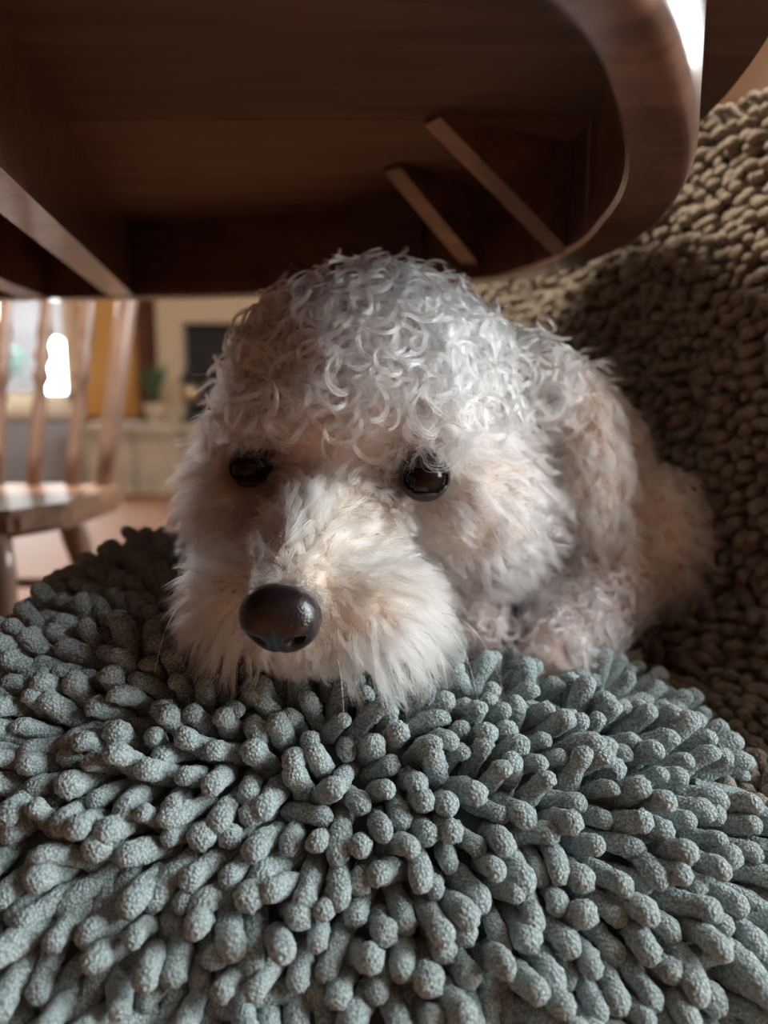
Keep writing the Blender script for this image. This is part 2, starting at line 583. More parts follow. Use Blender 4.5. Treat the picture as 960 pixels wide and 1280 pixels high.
for s in (-1, 1):
    put('stile', turned(bmesh.new(), (CX + s * 0.208, CB - 0.035, 0.465), (CX + s * 0.262, CB + 0.09, TOPZ + 0.02), [(0, 0.011), (0.12, 0.013), (0.5, 0.0138), (0.85, 0.0135), (1, 0.010)], 14), M_chairwood, ch, True)
bm = bmesh.new()
box(bm, CX - 0.28, CX + 0.28, CB + 0.078, CB + 0.104, TOPZ - 0.01, TOPZ + 0.09, bev=0.01)
put('crest_rail', bm, M_chairwood, ch)
prof_leg = [(0, 0.012), (0.15, 0.017), (0.3, 0.014), (0.5, 0.02), (0.62, 0.014), (0.66, 0.021), (0.7, 0.014), (0.9, 0.018), (1, 0.017)]
for sx in (-1, 1):
    for yb, yt in ((CF - 0.03, CF + 0.055), (CB + 0.06, CB - 0.06)):
        put('leg', turned(bmesh.new(), (CX + sx * 0.22, yb, 0), (CX + sx * 0.165, yt, 0.442), prof_leg, 12), M_chairwood, ch, True)
    put('stretcher', turned(bmesh.new(), (CX + sx * 0.195, CF + 0.01, 0.2), (CX + sx * 0.195, CB + 0.01, 0.2), [(0, 0.007), (0.5, 0.012), (1, 0.007)], 10), M_chairwood, ch, True)
put('stretcher', turned(bmesh.new(), (CX - 0.185, CB - 0.03, 0.33), (CX + 0.185, CB - 0.03, 0.33), [(0, 0.006), (0.5, 0.009), (1, 0.006)], 10), M_chairwood, ch, True)
put('stretcher', turned(bmesh.new(), (CX - 0.178, CF + 0.035, 0.36), (CX + 0.178, CF + 0.035, 0.36), [(0, 0.006), (0.5, 0.010), (1, 0.006)], 10), M_chairwood, ch, True)

# ================================================================== TABLE
APZ, TOPU, TOPT = 0.70, 0.775, 0.80
right = [(-0.80, 0.093), (-0.45, 0.095), (-0.22, 0.102), (-0.08, 0.122), (0.01, 0.162), (0.069, 0.217), (0.109, 0.290), (0.140, 0.365), (0.160, 0.440), (0.171, 0.525), (0.169, 0.602), (0.151, 0.680), (0.112, 0.738), (0.0, 0.805), (-0.13, 0.852), (-0.276, 0.884), (-0.45, 0.898), (-0.80, 0.900)]
MX = -0.80
left = [(2 * MX - x, y) for x, y in right[-2:0:-1]]
outer = spline(right + left, 6, True)


def offset(P, d):
    n = len(P)
    t = np.roll(P, -1, 0) - np.roll(P, 1, 0)
    t /= np.linalg.norm(t, axis=1)[:, None]
    nn = np.stack([t[:, 1], -t[:, 0]], 1)       # outward for a counter-clockwise outline
    return P + nn * d


tb = empty('dining_table', (MX, 0.5, 0), 'dark varnished oval wooden table seen from below over the dog', 'table')
sec = [(0.0, TOPU), (0.0, APZ + 0.007), (-0.0006, APZ + 0.0045), (-0.0018, APZ + 0.0022), (-0.0036, APZ + 0.0007), (-0.0065, APZ), (-0.035, APZ), (-0.0375, APZ + 0.0025), (-0.0375, TOPU)]
def offset_var(P, d):
    if d > -0.02:
        return offset(P, d)
    th = 0.55 + 0.45 * np.clip((P[:, 1] - 0.20) / 0.28, 0, 1)       # the rim is thinner at its near end
    Q = offset(P, -1.0) - P
    return P + Q * (-d * th)[:, None]


loops = [(offset_var(outer, d), z) for d, z in sec]
n = len(outer)
V = np.concatenate([np.column_stack([P, np.full(n, z)]) for P, z in loops])
Fc = []
for s in range(len(sec)):
    s2 = (s + 1) % len(sec)
    for i in range(n):
        j = (i + 1) % n
        Fc.append((s * n + i, s * n + j, s2 * n + j, s2 * n + i))
bm = bmesh.new()
tmp = mesh_of(V, Fc, 'apron')
bm.from_mesh(tmp)
put('apron', bm, M_table, tb)
for p_ in tb.children[0].data.polygons:
    p_.use_smooth = True
tb.children[0].data.set_sharp_from_angle(angle=math.radians(38))
# tabletop: boards along x, clipped to the oval, a seam between each pair
topo = offset(outer, 0.036)
seams = [-0.1, 0.30, 0.533, 0.75, 1.2]


def clip(P, y0, y1):
    def half(Q, y, keep_above):
        R_ = []
        for i in range(len(Q)):
            A_, B_ = Q[i], Q[(i + 1) % len(Q)]
            ia = (A_[1] >= y) == keep_above
            ib = (B_[1] >= y) == keep_above
            if ia:
                R_.append(A_)
            if ia != ib:
                t = (y - A_[1]) / (B_[1] - A_[1])
                R_.append(A_ + (B_ - A_) * t)
        return R_
    return half(half(list(P), y0, True), y1, False)


for k in range(4):
    Q = clip(topo, seams[k] + 0.0012, seams[k + 1] - 0.0012)
    Q = [q for i, q in enumerate(Q) if np.linalg.norm(q - Q[i - 1]) > 1e-4]
    bm = prism(bmesh.new(), Q, TOPU, TOPT + 0.004)
    put('tabletop_board', bm, M_under2 if k >= 2 else M_under, tb)


def slab(p0, p1, th, z0a, z0b, z1):
    """upright board from p0 to p1 in plan, bottom height z0a at p0 and z0b at p1"""
    p0, p1 = np.array(p0), np.array(p1)
    d = (p1 - p0) / np.linalg.norm(p1 - p0)
    q = np.array([-d[1], d[0]]) * th
    bm = bmesh.new()
    vs = []
    for (p, z0) in ((p0, z0a), (p1, z0b)):
        for o_ in (0 * q, q):
            vs.append((*(p + o_), z0))
            vs.append((*(p + o_), z1))
    v = [bm.verts.new(x) for x in vs]
    for f in ((0, 1, 3, 2), (4, 6, 7, 5), (0, 4, 5, 1), (2, 3, 7, 6), (0, 2, 6, 4), (1, 5, 7, 3)):
        bm.faces.new([v[i] for i in f])
    return bm


put('rail', slab((-0.128, 0.13), (-0.272, 0.872), 0.027, APZ + 0.001, APZ + 0.001, TOPU), M_table, tb)
put('rail', slab((-0.262, 0.115), (-0.370, 0.88), 0.027, APZ + 0.001, APZ + 0.001, TOPU), M_table, tb)
put('brace', slab((0.026, 0.532), (0.128, 0.600), -0.017, TOPU - 0.004, APZ + 0.001, TOPU), M_table, tb)
put('brace', slab((0.000, 0.640), (0.085, 0.735), -0.017, TOPU - 0.004, APZ + 0.001, TOPU), M_table, tb)
put('glue_block', B(-0.03, 0.035, 0.735, 0.765, APZ + 0.012, TOPU), M_under, tb)
put('pedestal', turned(bmesh.new(), (MX - 0.1, 0.5, 0.06), (MX - 0.1, 0.5, TOPU), [(0, 0.10), (0.06, 0.10), (0.1, 0.06), (0.35, 0.085), (0.6, 0.055), (0.8, 0.05), (0.9, 0.07), (1, 0.12)], 20), M_table, tb, True)
for k in range(4):
    a_ = math.radians(45 + 90 * k)
    c_, s_ = math.cos(a_), math.sin(a_)
    put('foot', turned(bmesh.new(), (MX - 0.1, 0.5, 0.10), (MX - 0.1 + 0.30 * c_, 0.5 + 0.30 * s_, 0.022), [(0, 0.04), (0.7, 0.026), (1, 0.02)], 10), M_table, tb, True)

# ================================================================== UPHOLSTERED CHAIR UNDER THE DOG
TUFT = 0.022                                   # how far the pile stands off its backing


def smooth_step(x):
    x = np.clip(x, 0, 1)
    return x * x * (3 - 2 * x)


def tip_z(x, y):
    """height of the pile's tips over the seat"""
    x = np.asarray(x, float)
    y = np.asarray(y, float)
    z = 0.484 - 0.125 * (x + 0.15)
    fy = np.clip(0.40 - y, 0, None)
    z = z - 4.3 * np.minimum(fy, 0.186) ** 2 - 1.6 * np.clip(fy - 0.186, 0, None)
    z = z - 4.0 * np.clip(x - 0.11, 0, None) ** 2
    z = z - 9.0 * np.clip(-0.16 - x, 0, None) ** 2
    z = z - 5.0 * np.clip(y - 0.56, 0, None) ** 2
    z = z + 0.016 * np.exp(-(((x + 0.16) / 0.10) ** 2 + ((y - 0.56) / 0.12) ** 2))
    return z


def base_z(x, y):
    return tip_z(x, y) - TUFT


def grad(x, y, f=base_z, e=1e-3):
    return (f(x + e, y) - f(x - e, y)) / (2 * e), (f(x, y + e) - f(x, y - e)) / (2 * e)


SEAT_OUT = [(-0.20, 0.17), (-0.17, 0.125), (-0.05, 0.115), (0.10, 0.115), (0.20, 0.12), (0.235, 0.16), (0.220, 0.24), (0.180, 0.33), (0.155, 0.42), (0.150, 0.54), (0.14, 0.61), (0.08, 0.645), (0.0, 0.64), (-0.08, 0.625), (-0.15, 0.59), (-0.195, 0.53), (-0.205, 0.45), (-0.203, 0.35), (-0.20, 0.26)]
OUT_S = spline(SEAT_OUT, 6, True)


def in_poly(x, y, P):
    x = np.asarray(x)
    y = np.asarray(y)
    ins = np.zeros(x.shape, bool)
    n = len(P)
    for i in range(n):
        x0, y0 = P[i]
        x1, y1 = P[(i + 1) % n]
        c = ((y0 > y) != (y1 > y)) & (x < (x1 - x0) * (y - y0) / (y1 - y0 + 1e-12) + x0)
        ins ^= c
    return ins


def domed(P, zf, zlow, rings=14, drop=0.0):
    """closed cushion: concentric rings of an outline, draped on zf, sides down to zlow"""
    c = P.mean(0)
    V, Fc = [], []
    n = len(P)
    for k in range(rings):
        s = 1 - k / rings
        Q = c + (P - c) * s
        z = zf(Q[:, 0], Q[:, 1])
        V.append(np.column_stack([Q, z]))
    top = np.array([[c[0], c[1], float(zf(c[0], c[1]))]])
    low = np.column_stack([P, np.minimum(zlow, V[0][:, 2] - 0.004)]) if np.isscalar(zlow) else np.column_stack([P, zlow])
    cl = np.array([[c[0], c[1], low[:, 2].mean()]])
    allv = np.concatenate(V + [top, low, cl])
    for k in range(rings - 1):
        for i in range(n):
            j = (i + 1) % n
            Fc.append((k * n + i, k * n + j, (k + 1) * n + j, (k + 1) * n + i))
    ti = rings * n
    li = ti + 1
    ci = li + n
    for i in range(n):
        j = (i + 1) % n
        Fc.append(((rings - 1) * n + i, (rings - 1) * n + j, ti))
        Fc.append((li + i, li + j, j, i))
        Fc.append((li + j, li + i, ci))
    return mesh_of(allv, Fc, 'domed', True)


# back of the chair: plan line and profile
UX, UY = -0.349, 0.937                        # along the back
NX, NY = -0.937, -0.349                       # out of the back, towards the dog
BX, BY = 0.222, 0.60                          # a point of its foot line


def back_pt(s, q):
    """s along the back from BY, q along the profile: the flat by the seat, the fillet, then up the back"""
    s = np.asarray(s, float)
    q = np.asarray(q, float)
    FL, RAD, LEAN = 0.15, 0.07, math.radians(9)
    arc = RAD * (math.pi / 2 - LEAN)
    off = np.where(q < FL, FL - q + RAD, 0.0)
    a = np.clip((q - FL) / RAD, 0, math.pi / 2 - LEAN)
    off = np.where(q >= FL, RAD - RAD * np.sin(a), off)
    z = np.where(q >= FL, RAD - RAD * np.cos(a), 0.0)
    up = np.clip(q - FL - arc, 0, None)
    off = off - up * math.sin(LEAN)
    z = z + up * math.cos(LEAN)
    ang = np.where(q < FL, 0, a)              # 0: facing up, pi/2: facing out
    n_out = np.sin(ang)
    n_z = np.cos(ang)
    x = BX + UX * s + NX * (off - 0.0)
    y = BY + UY * s + NY * (off - 0.0)
    z0 = np.where((q < FL + 0.02) & in_poly(x, y, offset(OUT_S, 0.004)), np.minimum(0.392, tip_z(x, y) - 0.034 - 0.03 * np.clip((0.30 - y) / 0.05, 0, 1)), 0.392)   # tucked under the seat mat
    return x, y, z0 + z, NX * n_out, NY * n_out, n_z


Q_TOP = 0.15 + 0.07 * (math.pi / 2 - math.radians(9)) + 0.362
S0, S1 = -0.26, 0.40
ac = empty('upholstered_chair', (0.0, 0.42, 0), 'pale grey upholstered chair hidden under the shaggy covers beneath the dog', 'chair')
P_c = offset(OUT_S, -0.006)
put('seat_cushion', domed(P_c, lambda x, y: base_z(x, y) - 0.006, 0.15), M_upholst, ac)
# frame the chair stands on and the back slab
fr_pts = [(-0.17, 0.21), (0.30, 0.21), (0.245, 0.66), (-0.15, 0.57)]
put('seat_frame', prism(bmesh.new(), fr_pts, 0.12, 0.152), M_dwood, ac)
put('seat_side', prism(bmesh.new(), [(0.170, 0.37), (0.285, 0.385), (0.185, 0.69), (0.150, 0.66)], 0.19, 0.385), M_upholst, ac)
qs = np.concatenate([np.linspace(0.15, 0.15 + 0.07 * 1.41, 7), np.linspace(0.27, Q_TOP, 6)])
ss = np.array([S0, S1])
front = []
for s in ss:
    x, y, z, *_ = back_pt(np.full(len(qs), s), qs)
    front.append(np.column_stack([x - NX * 0.006, y - NY * 0.006, z]))
m_ = len(qs)
bck = [np.column_stack([f[-1, 0] - NX * 0.10 + (0 * f[:, 0]), f[-1, 1] - NY * 0.10 + 0 * f[:, 0], f[:, 2]]) for f in front]
for b_, f_ in zip(bck, front):
    b_[0, 2] = f_[0, 2] = 0.20
V = np.concatenate([front[0], front[1], bck[0], bck[1]])
Fc = []
for i in range(m_ - 1):
    Fc += [(i, i + 1, m_ + i + 1, m_ + i), (2 * m_ + i, 3 * m_ + i, 3 * m_ + i + 1, 2 * m_ + i + 1), (i, 2 * m_ + i, 2 * m_ + i + 1, i + 1), (m_ + i, m_ + i + 1, 3 * m_ + i + 1, 3 * m_ + i)]
Fc += [(m_ - 1, 3 * m_ - 1, 4 * m_ - 1, 2 * m_ - 1), (0, m_, 3 * m_, 2 * m_)]
bm = bmesh.new()
tmp = mesh_of(V, Fc, 'b')
bm.from_mesh(tmp)
put('backrest', bm, M_upholst, ac)
for x, y in ((-0.13, 0.24), (0.26, 0.24), (-0.11, 0.55), (0.21, 0.62)):
    put('leg', turned(bmesh.new(), (x, y, 0), (x, y, 0.122), [(0, 0.014), (0.8, 0.02), (1, 0.022)], 12), M_dwood, ac, True)

# ------------------------------------------------------------------ the dog's bulk (centres and radii)
def capsule(a, b, ra, rb, n=9):
    a, b = np.array(a), np.array(b)
    return [(tuple(a + (b - a) * t), (ra + (rb - ra) * t,) * 3, 0.0) for t in np.linspace(0, 1, n)]


BALLS = []
BALLS += [((-0.004, 0.452, 0.590), (0.078, 0.074, 0.070), 0)]           # skull
BALLS += [((0.046, 0.440, 0.537), (0.043, 0.048, 0.042), 0)]            # near cheek
BALLS += [((-0.060, 0.442, 0.535), (0.044, 0.045, 0.046), 0)]           # far cheek
MUZ_A, MUZ_B = np.array((-0.024, 0.395, 0.531)), np.array((-0.041, 0.333, 0.506))
BALLS += capsule(MUZ_A, MUZ_B, 0.034, 0.020)
BALLS += [((-0.010, 0.350, 0.502), (0.026, 0.032, 0.022), 0), ((-0.062, 0.362, 0.503), (0.024, 0.03, 0.022), 0)]   # lip pads
BALLS += [((-0.035, 0.356, 0.490), (0.030, 0.034, 0.013), 0)]           # chin
BALLS += [((0.022, 0.392, 0.583), (0.024, 0.02, 0.013), 0), ((-0.058, 0.412, 0.585), (0.022, 0.02, 0.013), 0)]     # brows
BALLS += capsule((0.03, 0.49, 0.55), (0.09, 0.56, 0.535), 0.070, 0.080)
BALLS += [((0.105, 0.560, 0.535), (0.082, 0.095, 0.080), 0)]
BALLS += capsule((0.09, 0.58, 0.53), (0.045, 0.68, 0.525), 0.080, 0.085, 6)
BALLS += [((0.178, 0.530, 0.500), (0.036, 0.055, 0.048), 0)]            # shoulder
EAR_R = ((0.123, 0.470, 0.560), (0.019, 0.036, 0.056), -0.18)
EAR_L = ((-0.092, 0.480, 0.556), (0.017, 0.034, 0.054), 0.18)
BALLS += [EAR_R, EAR_L]
BALLS += capsule((0.085, 0.455, 0.605), (0.115, 0.465, 0.585), 0.020, 0.020, 4)
LEG_A, LEG_B = np.array((0.160, 0.510, 0.492)), np.array((0.108, 0.440, 0.455))
BALLS += capsule(LEG_A, LEG_B, 0.034, 0.022)
BALLS += capsule((0.108, 0.440, 0.455), (0.094, 0.420, 0.450), 0.024, 0.019, 3)      # paw
BALLS += capsule((0.03, 0.47, 0.490), (0.055, 0.432, 0.460), 0.028, 0.018, 5)        # other paw under the cheek
BC = np.array([b[0] for b in BALLS])
BR = np.array([b[1] for b in BALLS])


def inside_dog(p, grow=0.0):
    """smallest normalised distance to the dog's bulk"""
    d = (p[:, None, :] - BC[None]) / (BR[None] + grow)
    k = (d ** 2).sum(2)
    return k.min(1), k.argmin(1)


# ------------------------------------------------------------------ chenille pile
def tuft_mesh(name, seg, rings, bend, length, rad, seed, lump=0.07):
    r = np.random.default_rng(seed)
    V, Fc = [], []
    ts = np.concatenate([np.linspace(0, 1 - rad / length, rings - 4), 1 - rad / length * (1 - np.sin(np.linspace(0.45, 1.45, 4)))])
    for i, t in enumerate(ts):
        body = rad * (0.92 + 0.08 * math.sin(t * 9 + seed))
        e = t - (1 - rad / length)
        rr = body if e <= 0 else rad * math.sqrt(max(0, 1 - (e * length / rad) ** 2))
        for k in range(seg):
            a_ = 2 * math.pi * (k + 0.5 * (i % 2)) / seg
            q = rr * (1 + r.normal(0, lump))
            V.append((bend * length * t * t + q * math.cos(a_), q * math.sin(a_), length * t + r.normal(0, 0.00015)))
    for i in range(len(ts) - 1):
        for k in range(seg):
            a0, a1 = i * seg + k, i * seg + (k + 1) % seg
            if i % 2:
                Fc += [(a0, a1, a1 + seg), (a0, a1 + seg, a0 + seg)]
            else:
                Fc += [(a0, a1, a0 + seg), (a1, a1 + seg, a0 + seg)]
    V.append((bend * length, 0, length))
    t_ = len(V) - 1
    b0 = (len(ts) - 1) * seg
    for k in range(seg):
        Fc.append((b0 + k, b0 + (k + 1) % seg, t_))
    return V, Fc


CAMP = np.array([0, 0, 0.60])
FW = np.array([0, math.cos(PITCH), -math.sin(PITCH)])
UPV = np.array([0, math.sin(PITCH), math.cos(PITCH)])


def depth_in_frame(P, margin=40):
    q = P - CAMP
    d = q @ FW
    px = 480 + 960 * q[:, 0] / d
    py = 640 - 960 * (q @ UPV) / d
    ok = (px > -margin) & (px < 960 + margin) & (py > -margin) & (py < 1280 + margin) & (d > 0.05)
    return d, ok, px, py


def plant_tufts(parent, pos, dirs, side, mat, length, rad, seg_hi, ring_hi, seg_lo, ring_lo, score, n_single=300):
    """the tufts that show largest become parts of their own, the rest one part"""
    var_hi = [tuft_mesh('tuft', seg_hi, ring_hi, b, length * l, rad * w_, 10 + i) for i, (b, l, w_) in enumerate(((0.05, 1, 1), (0.15, 1.08, 0.97), (0.22, 0.95, 1.04), (0.0, 0.9, 1.06), (0.3, 1.12, 0.95), (0.12, 1.0, 1.0)))]
    var_lo = [tuft_mesh('tuft', seg_lo, ring_lo, b, length * l, rad * w_, 30 + i) for i, (b, l, w_) in enumerate(((0.05, 1, 1), (0.2, 1.05, 0.97), (0.3, 0.95, 1.04), (0.1, 1.1, 1.0)))]
    me_hi = []
    for v, f in var_hi:
        me = mesh_of(v, f, 'tuft', True)
        me.materials.append(mat)
        me_hi.append(me)
    order = np.argsort(score)
    single = order[:n_single]
    rest = order[n_single:]
    z = dirs / np.linalg.norm(dirs, axis=1)[:, None]
    x = side - (side * z).sum(1)[:, None] * z
    x /= np.linalg.norm(x, axis=1)[:, None] + 1e-9
    y = np.cross(z, x)
    sc_ = rng.uniform(0.86, 1.12, len(pos))
    org = np.array(whereabouts(parent))
    for i in single:
        o = bpy.data.objects.new('tuft', me_hi[rng.integers(len(me_hi))])
        COL.objects.link(o)
        o.parent = parent
        p = pos[i] - org
        s = sc_[i]
        o.matrix_basis = Matrix(((x[i][0] * s, y[i][0] * s, z[i][0] * s, p[0]), (x[i][1] * s, y[i][1] * s, z[i][1] * s, p[1]), (x[i][2] * s, y[i][2] * s, z[i][2] * s, p[2]), (0, 0, 0, 1)))
    VV, FF, base = [], [], 0
    vi = rng.integers(len(var_lo), size=len(pos))
    arr = [(np.array(v), np.array(f)) for v, f in var_lo]
    for i in rest:
        v, f = arr[vi[i]]
        R_ = np.stack([x[i], y[i], z[i]], 1) * sc_[i]
        VV.append(v @ R_.T + pos[i])
        FF.append(f + base)
        base += len(v)
    VV = np.concatenate(VV)
    FF = np.concatenate(FF)
    me = bpy.data.meshes.new('tuft_pile')
    me.vertices.add(len(VV))
    me.vertices.foreach_set('co', VV.ravel())
    me.loops.add(FF.size)
    me.loops.foreach_set('vertex_index', FF.ravel().astype(np.int32))
    me.polygons.add(len(FF))
    me.polygons.foreach_set('loop_start', np.arange(0, FF.size, 3, dtype=np.int32))
    me.polygons.foreach_set('use_smooth', np.ones(len(FF), bool))
    me.update(calc_edges=True)
    o = put('tuft_pile', me, mat, parent)
    o['kind'] = 'stuff'


def relax(pos, D, N_, length, rad, iters):
    """push neighbouring tufts apart so that they lie beside each other"""
    d2 = ((pos[:, None, :] - pos[None]) ** 2).sum(2)
    ii, jj = np.where(np.triu(d2 < (length * 1.7) ** 2, 1))
    lv = np.array((0.40, 0.62, 0.83, 1.0)) * (length - rad)
    for it in range(iters):
        acc = np.zeros_like(D)
        for a in lv:
            pa = pos[ii] + D[ii] * a
            for b in lv:
                v = pa - (pos[jj] + D[jj] * b)
                d = np.linalg.norm(v, axis=1)
                k = d < 2 * rad * 0.98
                if not k.any():
                    continue
                push = v[k] / (d[k][:, None] + 1e-6) * (2 * rad * 0.98 - d[k])[:, None] * 0.22
                np.add.at(acc, ii[k], push / a)
                np.add.at(acc, jj[k], -push / b)
        D = D + np.clip(acc, -0.35, 0.35)
        low = (D * N_).sum(1) < 0.2
        D = np.where(low[:, None], D + N_ * 0.12, D)
        D /= np.linalg.norm(D, axis=1)[:, None]
    return D


# seat mat
mt = empty('shaggy_seat_mat', (0.0, 0.40, 0.45), 'grey-teal shaggy chenille mat draped over the seat under the dog', 'mat')
put('backing', domed(OUT_S, base_z, OUT_S[:, 0] * 0 + base_z(OUT_S[:, 0], OUT_S[:, 1]) - 0.003), M_tealback, mt)
SP = 0.0119
gx, gy = [], []
row = 0
yy = 0.112
while yy < 0.66:
    xs = np.arange(-0.23, 0.26, SP) + (row % 2) * SP / 2
    g0, g1 = grad(0.0, yy)
    gx.append(xs)
    gy.append(np.full(len(xs), yy))
    yy += SP * 0.87 / math.sqrt(1 + float(g1) ** 2)
    row += 1
X = np.concatenate(gx)
Y = np.concatenate(gy)
X = X + rng.normal(0, SP * 0.16, X.shape)
Y = Y + rng.normal(0, SP * 0.16, Y.shape)
k = in_poly(X, Y, offset(OUT_S, -0.003))
X, Y = X[k], Y[k]
Z = base_z(X, Y)
dx, dy = grad(X, Y)
Nn = np.column_stack([-dx, -dy, np.ones(len(X))])
Nn /= np.linalg.norm(Nn, axis=1)[:, None]
slope = np.sqrt(dx ** 2 + dy ** 2)
out = np.column_stack([X - 0.01, (Y - 0.39) * 0.9, 0 * X])
rr_ = np.linalg.norm(out, axis=1)
outn = out / (rr_[:, None] + 1e-6)
sp_ = 0.10 + 0.48 * smooth_step((rr_ - 0.03) / 0.16)
D = Nn + outn * sp_[:, None] + np.column_stack([0 * X, 0 * X, -0.52 * smooth_step((slope - 0.15) / 0.9)])
# neighbouring tufts lean together
cl = np.column_stack([np.sin(X * 95 + 3 * np.sin(Y * 60)), np.cos(Y * 88 + 2 * np.sin(X * 70)), 0 * X]) * 0.07
D = D + cl + rng.normal(0, 0.14, D.shape)
D /= np.linalg.norm(D, axis=1)[:, None]
D[:, :] = np.where(((D * Nn).sum(1) < 0.25)[:, None], D + Nn * 0.35, D)
D /= np.linalg.norm(D, axis=1)[:, None]
pos = np.column_stack([X, Y, Z])
LEN, RAD = 0.029, 0.0052
for it in range(2):
    tip = pos + D * LEN * 0.9
    kk, wi = inside_dog(tip, 0.006)
    hit = kk < 1.0
    away = tip - BC[wi]
    away /= np.linalg.norm(away, axis=1)[:, None]
    away[:, 2] *= 0.3
    D = np.where(hit[:, None], D * 0.35 + away * 0.9 + np.array([0, -0.1, 0]), D)
    D /= np.linalg.norm(D, axis=1)[:, None]
kk, _ = inside_dog(pos + Nn * 0.004, 0.0)
k2, _ = inside_dog(pos + D * LEN * 0.9, -0.004)
keep = (kk > 1.0) & (k2 > 1.0)
pos, D, Nn = pos[keep], D[keep], Nn[keep]
D = relax(pos, D, Nn, LEN, RAD, 22)
kk, _ = inside_dog(pos + D * LEN * 0.9, -0.004)
pos, D, Nn = pos[kk > 1], D[kk > 1], Nn[kk > 1]
grav = np.tile(np.array([0, 0, -1.0]), (len(pos), 1)) + rng.normal(0, 0.35, (len(pos), 3))
dep, ok, px, py = depth_in_frame(pos + D * LEN)
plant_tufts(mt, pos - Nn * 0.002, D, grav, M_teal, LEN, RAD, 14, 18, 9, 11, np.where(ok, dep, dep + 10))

# back cover
bc = empty('shaggy_back_cover', (0.24, 0.55, 0.42), 'taupe shaggy chenille cover over the chair back beside the dog', 'cover')
nq, ns_ = 40, 30
sg, qg = np.meshgrid(np.linspace(S0, S1, ns_), np.linspace(0.0, Q_TOP, nq), indexing='ij')
x, y, z, nx_, ny_, nz_ = back_pt(sg.ravel(), qg.ravel())
up_v = np.column_stack([x, y, z])
nn_ = np.column_stack([nx_, ny_, nz_])
lo_v = up_v - nn_ * 0.004
V = np.concatenate([up_v, lo_v])
Fc = []
for i in range(ns_ - 1):
    for j in range(nq - 1):
        a0 = i * nq + j
        Fc.append((a0, a0 + nq, a0 + nq + 1, a0 + 1))
        a1 = a0 + ns_ * nq
        Fc.append((a1, a1 + 1, a1 + nq + 1, a1 + nq))
for i in range(ns_ - 1):
    for j in (0, nq - 1):
        a0 = i * nq + j
        Fc.append((a0, a0 + nq, a0 + nq + ns_ * nq, a0 + ns_ * nq))
put('backing', mesh_of(V, Fc, 'backing', True), M_taupeback, bc)
S_, Q_ = [], []
SB = 0.0116
row = 0
for q in np.arange(0.004, Q_TOP + 0.004, SB * 0.9):
    s = np.arange(S0, S1, SB) + (row % 2) * SB / 2
    S_.append(s)
    Q_.append(np.full(len(s), q))
    row += 1
S_ = np.concatenate(S_)
Q_ = np.concatenate(Q_)
S_ = S_ + rng.normal(0, SP * 0.15, S_.shape)
Q_ = np.clip(Q_ + rng.normal(0, SP * 0.15, Q_.shape), 0, Q_TOP)
x, y, z, nx_, ny_, nz_ = back_pt(S_, Q_)
pos = np.column_stack([x, y, z])
Nn = np.column_stack([nx_, ny_, nz_])
upn = np.clip(1 - Nn[:, 2], 0, 1)
D = Nn * 1.0 + np.column_stack([0 * x, 0 * x, -0.40 * upn]) + rng.normal(0, 0.25, Nn.shape) + np.array([-0.25, -0.1, 0])
D[Q_ > Q_TOP - 0.015] += np.array([0, 0, 0.8])
D /= np.linalg.norm(D, axis=1)[:, None]
keep = ~(in_poly(pos[:, 0], pos[:, 1], offset(OUT_S, -0.012)) & (pos[:, 2] < 0.47))
kk, _ = inside_dog(pos + D * 0.022, 0.004)
k2, _ = inside_dog(pos, 0.004)
keep &= (kk > 1) & (k2 > 1)
pos, D, Nn = pos[keep], D[keep], Nn[keep]
D = relax(pos, D, Nn, 0.018, 0.0045, 8)
dep, ok, px, py = depth_in_frame(pos + D * 0.02)
ok &= ~((py < 300) & (px < 850)) & ~((px < 690) & (py < 880))
grav = np.tile(np.array([0, 0, -1.0]), (len(pos), 1)) + rng.normal(0, 0.3, (len(pos), 3))
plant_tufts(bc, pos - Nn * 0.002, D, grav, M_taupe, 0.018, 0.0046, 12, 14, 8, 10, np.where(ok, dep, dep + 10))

# ================================================================== DOG
bm = bmesh.new()
for c, r, tilt in BALLS:
    m = Matrix.Translation(c) @ Matrix.Rotation(tilt, 4, 'Y') @ Matrix.Diagonal((*r, 1))
    bmesh.ops.create_icosphere(bm, subdivisions=4, radius=1.0, matrix=m)
me = bpy.data.meshes.new('dog_raw')
bm.to_mesh(me)
bm.free()
raw = bpy.data.objects.new('dog_raw', me)
COL.objects.link(raw)
md = raw.modifiers.new('r', 'REMESH')
md.mode = 'VOXEL'
md.voxel_size = 0.0032
ms = raw.modifiers.new('s', 'SMOOTH')
ms.iterations = 9
ms.factor = 0.5
dg = bpy.context.evaluated_depsgraph_get()
body_me = bpy.data.meshes.new_from_object(raw.evaluated_get(dg))
bpy.data.objects.remove(raw)
body_me.name = 'dog'
dog = put('dog', body_me, M_skin, None, True)
tag(dog, 'small curly cream-white dog lying on the shaggy mat, chin down', 'dog')

EYE_R, EYE_L, ER = np.array((0.0205, 0.3835, 0.5580)), np.array((-0.0700, 0.4090, 0.5605)), 0.0118
NOSE = np.array((-0.0425, 0.307, 0.5075))
FWD = np.array((-0.20, -0.86, -0.46))
FWD /= np.linalg.norm(FWD)

